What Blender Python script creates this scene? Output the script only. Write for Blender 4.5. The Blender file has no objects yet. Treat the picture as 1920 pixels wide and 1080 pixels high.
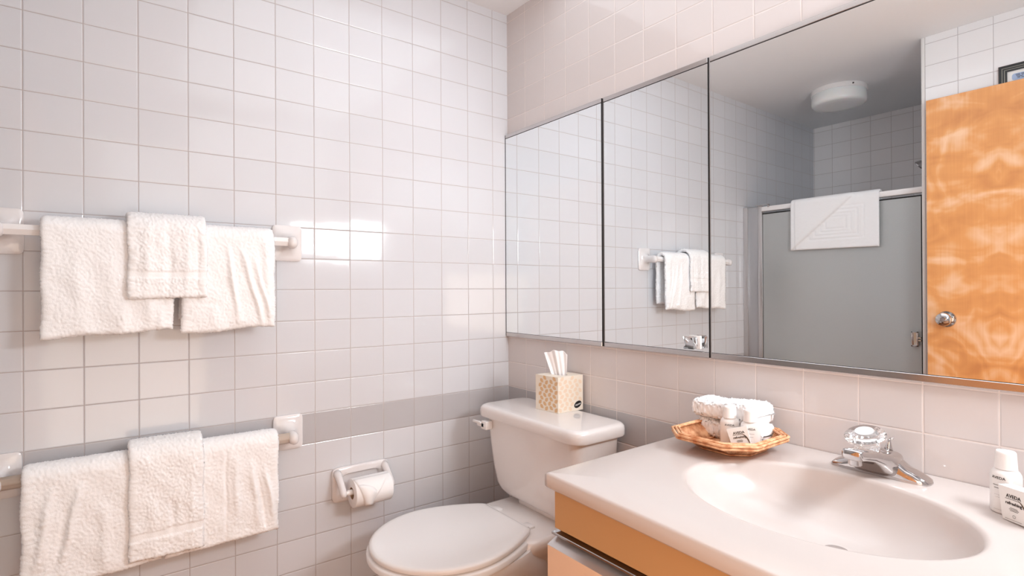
import bpy, bmesh, math, random
import numpy as np
from mathutils import Vector, Matrix

random.seed(7)
rng = np.random.default_rng(11)
sc = bpy.context.scene
col = sc.collection
PI = math.pi

# ------------------------------------------------------------------ camera
def camera():
    yaw, pit, rol = -0.9269, 0.0021, -0.0049
    cy, sy, cp, sp = math.cos(yaw), math.sin(yaw), math.cos(pit), math.sin(pit)
    f = Vector((sy * cp, cy * cp, sp)); r = Vector((cy, -sy, 0)); u = r.cross(f)
    cr, sr = math.cos(rol), math.sin(rol)
    r2 = r * cr + u * sr; u2 = -r * sr + u * cr
    M = Matrix((r2, u2, -f)).transposed().to_4x4()
    M.translation = Vector((1.8114, -1.3397, 1.1288))
    cam = bpy.data.cameras.new('camera'); cam.lens = 36.0 * 1019.7 / 1920; cam.sensor_width = 36
    cam.clip_start = 0.01; cam.clip_end = 50
    o = bpy.data.objects.new('camera', cam); o.matrix_world = M; col.objects.link(o); sc.camera = o
camera()

# ------------------------------------------------------------------ world, lights, exposure
w = bpy.data.worlds.new('world'); sc.world = w; w.use_nodes = True
w.node_tree.nodes['Background'].inputs[0].default_value = (1.0, 0.82, 0.68, 1)
w.node_tree.nodes['Background'].inputs[1].default_value = 0.55

def area(name, loc, target, sx, sy, power, color=(1, 1, 1)):
    l = bpy.data.lights.new(name, 'AREA'); l.shape = 'RECTANGLE'; l.size = sx; l.size_y = sy
    l.energy = power; l.color = color
    o = bpy.data.objects.new(name, l); o.location = loc
    d = Vector(target) - Vector(loc)
    o.rotation_euler = d.to_track_quat('-Z', 'Y').to_euler(); col.objects.link(o); return o
area('wall_fixture_light', (1.93, -0.17, 1.47), (0.3, -0.65, 1.25), 0.32, 0.22, 11.5, (0.94, 0.97, 1.0))
area('ceiling_fill_light', (1.05, -0.55, 2.25), (1.05, -0.60, 0), 1.5, 0.98, 6.0, (0.84, 0.93, 1.0))  # added fill under the ceiling to flatten the lighting, not a ceiling lamp
area('shower_fill_light', (1.955, -0.78, 1.90), (0.3, -1.75, 1.3), 1.35, 0.55, 2.8, (0.86, 0.94, 1.0))  # unseen fill added high on the right to brighten the shower
area('doorway_fill_light', (1.95, -1.22, 0.66), (0.2, -0.9, 0.45), 0.74, 1.2, 8.5, (1.0, 0.78, 0.62))  # warm fill added in the doorway to lift the low surfaces

sc.view_settings.view_transform = 'Standard'
sc.view_settings.look = 'None'
sc.view_settings.gamma = 1
sc.view_settings.use_curve_mapping = False
sc.view_settings.exposure = -0.07
sc.cycles.use_denoising = True
sc.cycles.max_bounces = 12
sc.cycles.diffuse_bounces = 6
sc.cycles.glossy_bounces = 8
sc.cycles.transmission_bounces = 10
sc.cycles.caustics_reflective = True
sc.cycles.blur_glossy = 0.3
sc.cycles.sample_clamp_indirect = 40.0

# ------------------------------------------------------------------ node helpers
def new_mat(name):
    m = bpy.data.materials.new(name); m.use_nodes = True
    return m, m.node_tree, m.node_tree.nodes['Principled BSDF']
def N(nt, t, **kw):
    n = nt.nodes.new(t)
    for k, v in kw.items(): setattr(n, k, v)
    return n
def link(nt, a, b): nt.links.new(a, b)
def math_(nt, op, a, b=None, c=None, clamp=False):
    n = N(nt, 'ShaderNodeMath', operation=op); n.use_clamp = clamp
    for i, v in enumerate((a, b, c)):
        if v is None: continue
        if isinstance(v, (int, float)): n.inputs[i].default_value = v
        else: link(nt, v, n.inputs[i])
    return n.outputs[0]
def rgb(h):
    if isinstance(h, str):
        h = h.lstrip('#'); c = [int(h[i:i + 2], 16) / 255 for i in (0, 2, 4)]
        return tuple(((x / 12.92) if x <= .04045 else ((x + .055) / 1.055) ** 2.4) for x in c) + (1,)
    return tuple(h) + (1,)
def plain(name, c, rough=.5, metal=0., bump=0, bscale=200, coat=0, spec=.5, sheen=0, **kw):
    m, nt, b = new_mat(name)
    b.inputs['Base Color'].default_value = rgb(c); b.inputs['Roughness'].default_value = rough
    b.inputs['Metallic'].default_value = metal; b.inputs['Specular IOR Level'].default_value = spec
    b.inputs['Coat Weight'].default_value = coat; b.inputs['Sheen Weight'].default_value = sheen
    for k, v in kw.items(): b.inputs[k].default_value = v
    tc = N(nt, 'ShaderNodeTexCoord'); no = N(nt, 'ShaderNodeTexNoise')
    no.inputs['Scale'].default_value = bscale; no.inputs['Detail'].default_value = 4
    link(nt, tc.outputs['Object'], no.inputs['Vector'])
    bp = N(nt, 'ShaderNodeBump'); bp.inputs['Strength'].default_value = bump; bp.inputs['Distance'].default_value = .001
    link(nt, no.outputs['Fac'], bp.inputs['Height'])
    if bump: link(nt, bp.outputs[0], b.inputs['Normal'])
    return m

TW, TH, Z0 = 0.118747, 0.1, 0.73
def tile_mat(name, axis, off, tile, grout, grey=True, rough=.07, tilt=.007):
    m, nt, b = new_mat(name)
    tc = N(nt, 'ShaderNodeTexCoord'); sep = N(nt, 'ShaderNodeSeparateXYZ'); link(nt, tc.outputs['Object'], sep.inputs[0])
    U = sep.outputs[axis]
    u = math_(nt, 'DIVIDE', math_(nt, 'SUBTRACT', U, off), TW)
    v = math_(nt, 'DIVIDE', math_(nt, 'SUBTRACT', sep.outputs['Z'], Z0), TH)
    fu, fv = math_(nt, 'FLOOR', u), math_(nt, 'FLOOR', v)
    ru, rv = math_(nt, 'SUBTRACT', u, fu), math_(nt, 'SUBTRACT', v, fv)
    du = math_(nt, 'MULTIPLY', math_(nt, 'MINIMUM', ru, math_(nt, 'SUBTRACT', 1, ru)), TW)
    dv = math_(nt, 'MULTIPLY', math_(nt, 'MINIMUM', rv, math_(nt, 'SUBTRACT', 1, rv)), TH)
    d = math_(nt, 'MINIMUM', du, dv)
    def sstep(lo, hi):
        mr = N(nt, 'ShaderNodeMapRange', interpolation_type='SMOOTHSTEP')
        link(nt, d, mr.inputs[0]); mr.inputs[1].default_value = lo; mr.inputs[2].default_value = hi
        return mr.outputs[0]
    body = sstep(.0006, .0013)
    # per-tile random tilt of the glaze
    cx = N(nt, 'ShaderNodeCombineXYZ'); link(nt, fu, cx.inputs[0]); link(nt, fv, cx.inputs[1]); cx.inputs[2].default_value = off * 17
    wn = N(nt, 'ShaderNodeTexWhiteNoise', noise_dimensions='3D'); link(nt, cx.outputs[0], wn.inputs['Vector'])
    sb = N(nt, 'ShaderNodeVectorMath', operation='SUBTRACT'); link(nt, wn.outputs['Color'], sb.inputs[0]); sb.inputs[1].default_value = (.5, .5, .5)
    sl = N(nt, 'ShaderNodeVectorMath', operation='SCALE'); link(nt, sb.outputs[0], sl.inputs[0]); sl.inputs['Scale'].default_value = tilt * 2
    # bump: pillowed edges + slight waviness of the glaze
    no = N(nt, 'ShaderNodeTexNoise'); no.inputs['Scale'].default_value = 13; no.inputs['Detail'].default_value = 1
    link(nt, tc.outputs['Object'], no.inputs['Vector'])
    h1 = math_(nt, 'MULTIPLY', sstep(.0004, .0032), .0007)
    h = math_(nt, 'ADD', h1, math_(nt, 'MULTIPLY', no.outputs['Fac'], .0005))
    bp = N(nt, 'ShaderNodeBump'); bp.inputs['Strength'].default_value = 1; bp.inputs['Distance'].default_value = 1
    link(nt, h, bp.inputs['Height'])
    ad = N(nt, 'ShaderNodeVectorMath', operation='ADD'); link(nt, bp.outputs[0], ad.inputs[0]); link(nt, sl.outputs[0], ad.inputs[1])
    nm = N(nt, 'ShaderNodeVectorMath', operation='NORMALIZE'); link(nt, ad.outputs[0], nm.inputs[0])
    link(nt, nm.outputs[0], b.inputs['Normal'])
    # colour
    isg = math_(nt, 'COMPARE', fv, -1.0, .1)
    mx = N(nt, 'ShaderNodeMix', data_type='RGBA'); link(nt, isg, mx.inputs[0]) if grey else None
    if not grey: mx.inputs[0].default_value = 0
    mx.inputs[6].default_value = rgb(tile); mx.inputs[7].default_value = rgb('#bdbbbd')
    vr = math_(nt, 'ADD', math_(nt, 'MULTIPLY', wn.outputs['Value'], .035), .982)
    hs = N(nt, 'ShaderNodeHueSaturation'); link(nt, vr, hs.inputs['Value']); link(nt, mx.outputs[2], hs.inputs['Color'])
    m2 = N(nt, 'ShaderNodeMix', data_type='RGBA'); link(nt, body, m2.inputs[0])
    m2.inputs[6].default_value = rgb(grout); link(nt, hs.outputs[0], m2.inputs[7])
    link(nt, m2.outputs[2], b.inputs['Base Color'])
    link(nt, math_(nt, 'SUBTRACT', .75, math_(nt, 'MULTIPLY', body, .75 - rough)), b.inputs['Roughness'])
    b.inputs['Specular IOR Level'].default_value = .5
    return m

TILE, GROUT = '#d6d7db', '#cfc4c0'
M = {}
M['tile_left'] = tile_mat('tile_left', 'Y', -0.0754, TILE, '#b4aaa8')
M['tile_back'] = tile_mat('tile_back', 'X', 0.118992, '#dcd6d5', '#efe6e2')
M['tile_front'] = tile_mat('tile_front', 'X', 1.0855, '#eeedee', '#b9b4b5', grey=False)
M['tile_shower'] = tile_mat('tile_shower', 'X', 0.0055, '#f2f1f2', '#bdb7b6', grey=False, rough=.18)
M['tile_side'] = tile_mat('tile_side', 'Y', -1.70, TILE, '#b9b4b5', grey=False)
M['tile_edge'] = plain('tile_edge', '#e8e6e4', .15)
M['paint'] = plain('ceiling_paint', '#eeeeef', .75, bump=.3, bscale=120)
M['porcelain'] = plain('porcelain', '#ece7e5', .08, spec=.6, coat=.3)
M['seat_plastic'] = plain('seat_plastic', '#eeebea', .22)
M['ceramic'] = plain('glazed_ceramic', '#e6e2e2', .1, spec=.6)
M['alu'] = plain('brushed_aluminium', '#d2cecd', .3, .85, bump=.1, bscale=400)
M['alu_dull'] = plain('satin_aluminium', '#bcbbbd', .4, .55)
M['frame_metal'] = plain('polished_frame_metal', '#cbc7c6', .16, 1.0)
M['chrome'] = plain('chrome', '#c9c5c4', .06, 1.0)
M['mirror'] = plain('mirror_silver', (.905, .945, .96), 0.0, 1.0)
M['black'] = plain('black_gasket', '#120f0f', .6)
M['terry'] = plain('terry_cotton', '#fafafb', .95, bump=.55, bscale=420, sheen=.3)
M['mat_terry'] = plain('bath_mat_cotton', '#f0f0f1', .95, bump=.3, bscale=500)
M['paper'] = plain('tissue_paper', '#f6f4f4', .9)
M['card'] = plain('grey_brown_cardboard', '#b79a80', .9)
M['marble'] = plain('cultured_marble', '#d3cac6', .2, spec=.45, coat=.15)
M['laminate'] = plain('beige_laminate', '#c79c6c', .38, bump=.05, bscale=300)
M['door_laminate_lit'] = plain('laminate_lit', '#efd0b6', .38, bump=.05, bscale=300)  # vanity door laminate, lightened in colour for the light the doors catch
M['plastic_white'] = plain('white_plastic', '#f1efee', .25)
M['bar_white'] = plain('white_plastic_bar', '#f0edec', .25)
M['ink'] = plain('dark_ink', '#3a3432', .6)
M['ink_brown'] = plain('brown_ink', '#5c4632', .6)
M['box_card'] = plain('white_card', '#efeeec', .5)
M['bottle'] = plain('frosted_bottle_plastic', '#f1f0ef', .35, **{'Subsurface Weight': .3, 'Subsurface Radius': (.01, .01, .01), 'Subsurface Scale': .5})
M['kraft'] = plain('tissue_box_card', '#efe5d6', .6)
M['leaf'] = plain('tan_leaf_print', '#dfb98c', .6)
M['lamp_glass'] = plain('opal_glass', '#f0f1f1', .2, **{'Subsurface Weight': .2, 'Subsurface Scale': .05})
M['frame_black'] = plain('black_frame', '#1c1b1b', .3)
M['frame_gold'] = plain('grey_gilt_line', '#8f8a80', .3, .6)
M['frame_wood'] = plain('reddish_frame_edge', '#8a4a2b', .5)
M['blue_print'] = plain('pale_blue_print', '#a9bede', .6)
M['floor'] = None

def acrylic():
    m, nt, b = new_mat('clear_acrylic')
    b.inputs['Transmission Weight'].default_value = 1; b.inputs['IOR'].default_value = 1.49
    b.inputs['Roughness'].default_value = .06; b.inputs['Base Color'].default_value = (1, 1, 1, 1)
    return m
M['acrylic'] = acrylic()
M['disc_grey'] = plain('pale_grey_plastic', '#cfcfd0', .3)

def frosted():
    m, nt, b = new_mat('frosted_glass')
    b.inputs['Base Color'].default_value = rgb('#cfd1d0'); b.inputs['Roughness'].default_value = .33; b.inputs['Metallic'].default_value = .3
    b.inputs['Transmission Weight'].default_value = .35; b.inputs['IOR'].default_value = 1.3
    tc = N(nt, 'ShaderNodeTexCoord'); no = N(nt, 'ShaderNodeTexNoise'); no.inputs['Scale'].default_value = 350
    link(nt, tc.outputs['Object'], no.inputs['Vector'])
    bp = N(nt, 'ShaderNodeBump'); bp.inputs['Strength'].default_value = .35; bp.inputs['Distance'].default_value = .001
    link(nt, no.outputs['Fac'], bp.inputs['Height']); link(nt, bp.outputs[0], b.inputs['Normal'])
    return m
M['frosted'] = frosted()

def floor_mat():
    m, nt, b = new_mat('floor_vinyl')
    tc = N(nt, 'ShaderNodeTexCoord'); no = N(nt, 'ShaderNodeTexNoise'); no.inputs['Scale'].default_value = 9; no.inputs['Detail'].default_value = 5
    link(nt, tc.outputs['Object'], no.inputs['Vector'])
    cr = N(nt, 'ShaderNodeValToRGB'); link(nt, no.outputs['Fac'], cr.inputs[0])
    cr.color_ramp.elements[0].color = rgb('#8e5530'); cr.color_ramp.elements[1].color = rgb('#ad7445')
    link(nt, cr.outputs[0], b.inputs['Base Color']); b.inputs['Roughness'].default_value = .45
    return m
M['floor'] = floor_mat()

def wood_mat():
    m, nt, b = new_mat('birch_veneer')
    tc = N(nt, 'ShaderNodeTexCoord'); sep = N(nt, 'ShaderNodeSeparateXYZ'); link(nt, tc.outputs['Object'], sep.inputs[0])
    # book-matched veneer: leaves mirrored about a vertical seam
    mx = math_(nt, 'ABSOLUTE', math_(nt, 'SUBTRACT', sep.outputs['X'], 1.232))
    cx = N(nt, 'ShaderNodeCombineXYZ'); link(nt, mx, cx.inputs[0]); link(nt, math_(nt, 'MULTIPLY', sep.outputs['Z'], .62), cx.inputs[2])
    n1 = N(nt, 'ShaderNodeTexNoise'); n1.inputs['Scale'].default_value = 2.6; n1.inputs['Detail'].default_value = 2.0; n1.inputs['Distortion'].default_value = .5
    link(nt, cx.outputs[0], n1.inputs['Vector'])
    rings = math_(nt, 'FRACT', math_(nt, 'MULTIPLY', n1.outputs['Fac'], 13))
    rings = math_(nt, 'ABSOLUTE', math_(nt, 'SUBTRACT', rings, .5))
    n2 = N(nt, 'ShaderNodeTexNoise'); n2.inputs['Scale'].default_value = 12; n2.inputs['Detail'].default_value = 2.5; n2.inputs['Distortion'].default_value = .7
    mp = N(nt, 'ShaderNodeMapping'); mp.inputs['Rotation'].default_value = (0, .6, 0); mp.inputs['Scale'].default_value = (.45, 1, 1.5)
    link(nt, cx.outputs[0], mp.inputs['Vector']); link(nt, mp.outputs[0], n2.inputs['Vector'])
    n3 = N(nt, 'ShaderNodeTexNoise'); n3.inputs['Scale'].default_value = 90; n3.inputs['Detail'].default_value = 3
    mp3 = N(nt, 'ShaderNodeMapping'); mp3.inputs['Scale'].default_value = (1.6, 1, .08)
    link(nt, cx.outputs[0], mp3.inputs['Vector']); link(nt, mp3.outputs[0], n3.inputs['Vector'])
    f = math_(nt, 'ADD', math_(nt, 'MULTIPLY', rings, .26), math_(nt, 'MULTIPLY', n2.outputs['Fac'], .90))
    f = math_(nt, 'ADD', f, math_(nt, 'MULTIPLY', n3.outputs['Fac'], .16))
    cr = N(nt, 'ShaderNodeValToRGB'); link(nt, math_(nt, 'SUBTRACT', f, .04), cr.inputs[0])
    e = cr.color_ramp.elements; e[0].position = .3; e[0].color = rgb('#ce8850'); e[1].position = .78; e[1].color = rgb('#f5c9a2')
    x = cr.color_ramp.elements.new(.55); x.color = rgb('#e5a061')
    link(nt, cr.outputs[0], b.inputs['Base Color']); b.inputs['Roughness'].default_value = .4
    return m
M['wood'] = wood_mat()

def wicker_mat():
    m, nt, b = new_mat('wicker')
    oi = N(nt, 'ShaderNodeTexCoord'); n = N(nt, 'ShaderNodeTexNoise'); n.inputs['Scale'].default_value = 60; n.inputs['Detail'].default_value = 3
    link(nt, oi.outputs['Object'], n.inputs['Vector'])
    cr = N(nt, 'ShaderNodeValToRGB'); link(nt, n.outputs['Fac'], cr.inputs[0])
    cr.color_ramp.elements[0].position = .35; cr.color_ramp.elements[0].color = rgb('#c0794a')
    cr.color_ramp.elements[1].position = .65; cr.color_ramp.elements[1].color = rgb('#f0be92')
    link(nt, cr.outputs[0], b.inputs['Base Color']); b.inputs['Roughness'].default_value = .5
    return m
M['wicker'] = wicker_mat()

# ------------------------------------------------------------------ mesh helpers
def tag(o, label, cat, group=None, kind=None):
    o['label'] = label; o['category'] = cat
    if group: o['group'] = group
    if kind: o['kind'] = kind
    return o
def structure(o): o['kind'] = 'structure'; return o
def empty(name, loc, label, cat, group=None):
    o = bpy.data.objects.new(name, None); o.empty_display_size = .05; o.location = loc; col.objects.link(o)
    tag(o, label, cat, group); return o
def put(name, me, mat, parent=None, smooth=True, label=None):
    """mesh in WORLD coordinates; parents are unrotated empties/meshes"""
    me.materials.append(M[mat] if isinstance(mat, str) else mat)
    if smooth: me.shade_smooth()
    o = bpy.data.objects.new(name, me); col.objects.link(o)
    if parent is not None:
        o.parent = parent
        wp = Vector((0, 0, 0)); p = parent
        while p is not None: wp += p.location; p = p.parent
        o.location = -wp
    if label: o['label'] = label
    return o
def pyd(v, f):
    me = bpy.data.meshes.new('mesh'); me.from_pydata([tuple(map(float, p)) for p in v], [], f); me.update(); return me
def from_bm(bm):
    bmesh.ops.recalc_face_normals(bm, faces=bm.faces)
    me = bpy.data.meshes.new('mesh'); bm.to_mesh(me); bm.free(); return me
class BM:
    """collects pieces of ONE part"""
    def __init__(s): s.bm = bmesh.new()
    def add(s, v, f, mat4=None):
        vs = [s.bm.verts.new(mat4 @ Vector(p) if mat4 else Vector(p)) for p in v]
        out = []
        for q in f:
            try: out.append(s.bm.faces.new([vs[i] for i in q]))
            except ValueError: pass
        return vs, out
    def box(s, x0, x1, y0, y1, z0, z1, bev=0, seg=2, mat4=None):
        v = [(x, y, z) for x in (x0, x1) for y in (y0, y1) for z in (z0, z1)]
        f = [(0, 1, 3, 2), (4, 6, 7, 5), (0, 4, 5, 1), (2, 3, 7, 6), (0, 2, 6, 4), (1, 5, 7, 3)]
        vs, fs = s.add(v, f)
        if bev:
            es = list({e for q in fs for e in q.edges})
            r = bmesh.ops.bevel(s.bm, geom=es, offset=bev, segments=seg, affect='EDGES', profile=.5)
            vs = list({vv for q in r['faces'] for vv in q.verts} | {vv for vv in vs if vv.is_valid})
        if mat4:
            for vv in vs: vv.co = mat4 @ vv.co
        return s
    def loft(s, rings, cap0=True, cap1=True, closed=True):
        n = len(rings[0]); v = [p for r in rings for p in r]; f = []
        for i in range(len(rings) - 1):
            for j in range(n if closed else n - 1):
                k = (j + 1) % n; f.append((i * n + j, i * n + k, (i + 1) * n + k, (i + 1) * n + j))
        if cap0: f.append(tuple(range(n))[::-1])
        if cap1: f.append(tuple((len(rings) - 1) * n + j for j in range(n)))
        s.add(v, f); return s
    def tube(s, pts, r, n=10, closed=False, flat=1.0):
        pts = [Vector(p) for p in pts]; rings = []; m = len(pts); up0 = None
        for i, p in enumerate(pts):
            a = pts[(i - 1) % m] if (closed or i > 0) else p; b = pts[(i + 1) % m] if (closed or i < m - 1) else p
            t = (b - a).normalized(); up = Vector((0, 0, 1)) if abs(t.z) < .9 else Vector((1, 0, 0))
            if up0 is not None and abs(t.dot(up0)) < .95: up = up0
            x = t.cross(up).normalized(); y = x.cross(t).normalized(); up0 = y
            rr = r[i] if isinstance(r, (list, tuple)) else r
            rings.append([p + x * rr * math.cos(2 * PI * k / n) + y * rr * flat * math.sin(2 * PI * k / n) for k in range(n)])
        if closed: rings.append(rings[0])
        return s.loft(rings, not closed, not closed)
    def lathe(s, prof, center, axis=(0, 0, 1), n=32, sx=1, sy=1, flute=None, cap=True):
        A = Vector(axis).normalized(); X = (Vector((1, 0, 0)) if abs(A.x) < .9 else Vector((0, 1, 0)))
        X = (X - A * X.dot(A)).normalized(); Y = A.cross(X); c = Vector(center); rings = []
        for i, (r, h) in enumerate(prof):
            rg = []
            for k in range(n):
                a = 2 * PI * k / n; rr = r
                if flute: rr = r * (1 + flute(a, i))
                rg.append(c + A * h + X * rr * sx * math.cos(a) + Y * rr * sy * math.sin(a))
            rings.append(rg)
        return s.loft(rings, cap, cap)
    def mesh(s, merge=0):
        if merge: bmesh.ops.remove_doubles(s.bm, verts=s.bm.verts, dist=merge)
        return from_bm(s.bm)
def edge_split(o, ang=35):
    o.data.shade_smooth()
    try: o.data.set_sharp_from_angle(angle=math.radians(ang))
    except Exception: pass
    return o
def subsurf(o, lv=1):
    m = o.modifiers.new('sub', 'SUBSURF'); m.levels = lv; m.render_levels = lv; return o
def se(cx, cy, a, b, z, n=40, p=2.5, front=None):
    """superellipse ring in XY"""
    out = []
    for k in range(n):
        t = 2 * PI * k / n; c, s_ = math.cos(t), math.sin(t)
        x = a * math.copysign(abs(c) ** (2 / p), c); y = b * math.copysign(abs(s_) ** (2 / p), s_)
        out.append((cx + x, cy + y, z))
    return out
def ease(t): t = max(0., min(1., t)); return t * t * (3 - 2 * t)

def text_mesh(body, size, shear=0.0, depth=.00015, bold=0.0, align='LEFT', spacing=1.0):
    cu = bpy.data.curves.new('t', 'FONT'); cu.body = body; cu.size = size; cu.shear = shear; cu.extrude = depth
    cu.offset = bold; cu.align_x = align; cu.space_character = spacing; cu.resolution_u = 3
    o = bpy.data.objects.new('t', cu); col.objects.link(o); bpy.context.view_layer.update()
    dg = bpy.context.evaluated_depsgraph_get(); me = bpy.data.meshes.new_from_object(o.evaluated_get(dg))
    bpy.data.objects.remove(o); bpy.data.curves.remove(cu)
    vs = [tuple(v.co) for v in me.vertices]; fs = [tuple(p.vertices) for p in me.polygons]; bpy.data.meshes.remove(me)
    return vs, fs

# ------------------------------------------------------------------ room shell
ZC = 2.2628
def slab(name, x0, x1, y0, y1, z0, z1, mat):
    b = BM(); b.box(x0, x1, y0, y1, z0, z1); return structure(put(name, b.mesh(), mat, smooth=False))
XR = 1.97
slab('floor', -.1, XR + .1, -2.85, .1, -.08, 0, 'floor')
slab('ceiling', -.1, XR + .1, -2.85, .1, ZC, ZC + .08, 'paint')
slab('wall_left', -.1, 0, -2.85, .1, 0, ZC, 'tile_left')
slab('wall_back', 0, XR + .1, 0, .1, 0, ZC, 'tile_back')
slab('wall_rear', 0, XR + .1, -2.85, -2.7407, 0, ZC, 'tile_shower')
slab('wall_front', 0.960, XR + .1, -2.7407, -1.6645, 0, ZC, 'tile_front')
bw = BM(); y0d, y1d, zd = -1.645, -.80, 2.02
bw.box(XR, XR + .1, y1d, 0, 0, ZC); bw.box(XR, XR + .1, y0d, y1d, zd, ZC); bw.box(XR, XR + .1, -1.6645, y0d, 0, ZC)
structure(put('wall_right', bw.mesh(), 'tile_side', smooth=False))
b = BM(); b.box(.952, .966, -1.672, -1.6615, 0, ZC, .003); structure(edge_split(put('trim_1', b.mesh(), 'tile_edge')))

# ------------------------------------------------------------------ terry cloth
def cloth_strip(y0, y1, path_fn, th, ds=.0030, zfun=None, wrinkle=None, fuzz=.0008, mask=None, edge=None, seed=0):
    """slab of cloth following a path in XZ (list of points), swept along Y; closed and rounded at all borders"""
    r = np.random.default_rng(seed)
    ys = np.linspace(y0, y1, max(6, int(abs(y1 - y0) / ds)))
    # fine samples close to the borders
    L = abs(y1 - y0); e = np.array([0, .12, .35, .7]) * th / L
    t = np.concatenate([e, np.linspace(th * 1.05 / L, 1 - th * 1.05 / L, len(ys)), 1 - e[::-1]])
    verts = []; nP = None
    for ti in t:
        y = y0 + (y1 - y0) * ti
        P = path_fn(y); P = np.array(P)
        seg = np.linalg.norm(np.diff(P, axis=0), axis=1); s = np.concatenate([[0], np.cumsum(seg)])
        if nP is None: nP = max(8, int(s[-1] / ds))
        u = np.linspace(0, s[-1], nP); C = np.stack([np.interp(u, s, P[:, k]) for k in (0, 1)], 1)
        T = np.gradient(C, axis=0); T /= np.linalg.norm(T, axis=1)[:, None] + 1e-9
        for _ in range(2): T[1:-1] = (T[:-2] + 2 * T[1:-1] + T[2:]) / 4
        Nn = np.stack([-T[:, 1], T[:, 0]], 1)
        dy = min(ti, 1 - ti) * L; k = min(1., dy / (th * .6)); hk = math.sqrt(max(0, 1 - (1 - k) ** 2)) * .98 + .02
        du = np.minimum(u, s[-1] - u); ku = np.clip(du / (th * .6), 0, 1); hu = np.sqrt(np.clip(1 - (1 - ku) ** 2, 0, 1)) * .95 + .05
        H = th / 2 * hk * hu
        out = C + Nn * H[:, None]; inn = C - Nn * H[:, None]
        verts.append((y, out, inn, u, s[-1]))
    V = []; n = nP
    for (y, out, inn, u, S) in verts:
        for p in out: V.append((p[0], y, p[1]))
        for p in inn[::-1]: V.append((p[0], y, p[1]))
    V = np.array(V); m = 2 * n; F = []
    for i in range(len(verts) - 1):
        for j in range(m):
            k = (j + 1) % m; F.append((i * m + j, i * m + k, (i + 1) * m + k, (i + 1) * m + j))
    for i in (0, len(verts) - 1):
        for j in range(n - 1):
            q = (i * m + j, i * m + j + 1, i * m + m - 2 - j, i * m + m - 1 - j)
            F.append(q if i else q[::-1])
    if wrinkle is not None: V = wrinkle(V)
    me = pyd(V, F); bm = bmesh.new(); bm.from_mesh(me); bmesh.ops.recalc_face_normals(bm, faces=bm.faces); bm.to_mesh(me); bm.free()
    nr = np.zeros(len(V) * 3); me.vertices.foreach_get('normal', nr); nr = nr.reshape(-1, 3)
    co = np.array([tuple(v.co) for v in me.vertices])
    a = r.normal(0, 1, len(co)); a = np.clip(a, -1.5, 1.8) * fuzz
    if mask is not None: a *= mask(co)
    tang = r.normal(0, .35 * fuzz, co.shape)
    if mask is not None: tang *= mask(co)[:, None]
    co = co + nr * a[:, None] + tang
    me.vertices.foreach_set('co', co.ravel()); me.update()
    return me

def bar_path(bx, bz, r, zf, zb, lean=.0):
    def fn(y):
        zF = zf(y) if callable(zf) else zf; zB = zb(y) if callable(zb) else zb
        pts = [(bx - r, zB), (bx - r, (zB + bz) / 2), (bx - r, bz)]
        for a in np.linspace(PI, 0, 15)[1:-1]: pts.append((bx + r * math.cos(a), bz + r * math.sin(a)))
        pts += [(bx + r, bz), (bx + r + lean * .5, (bz + zF) / 2), (bx + r + lean, zF)]
        return pts
    return fn
def ridges(items, band=None):
    """items: (y_center, z_top, z_bottom, width, height, slope)"""
    def w(V):
        V = V.copy(); y, z = V[:, 1], V[:, 2]; fr = V[:, 0] > .058
        for (yc, zt, zb, wd, h, sl) in items:
            t = np.clip((zt - z) / (zt - zb), 0, 1); yy = yc + sl * t
            g = np.exp(-((y - yy) / wd) ** 2) * np.sin(PI * np.clip((zt - z) / (zt - zb), 0, 1)) ** .6 * (z < zt) * (z > zb)
            V[:, 0] += np.where(fr, g * h, 0)
        V[:, 0] += np.where(fr, .0016 * np.sin(y * 61 + z * 23) * np.sin(z * 37 + y * 9), 0)
        if band: V[:, 0] -= np.where(fr & (z > band[0]) & (z < band[1]), .0022, 0)
        V[:, 1] += .0014 * np.sin(z * 45 + V[:, 0] * 30)
        return V
    return w

def band_mask(z0, z1, y_slope=0, yref=0, low=.12):
    def f(co):
        zz = co[:, 2] - y_slope * (co[:, 1] - yref)
        k = np.where((zz > z0) & (zz < z1) & (co[:, 0] > .07), low, 1.0); return k
    return f

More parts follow.
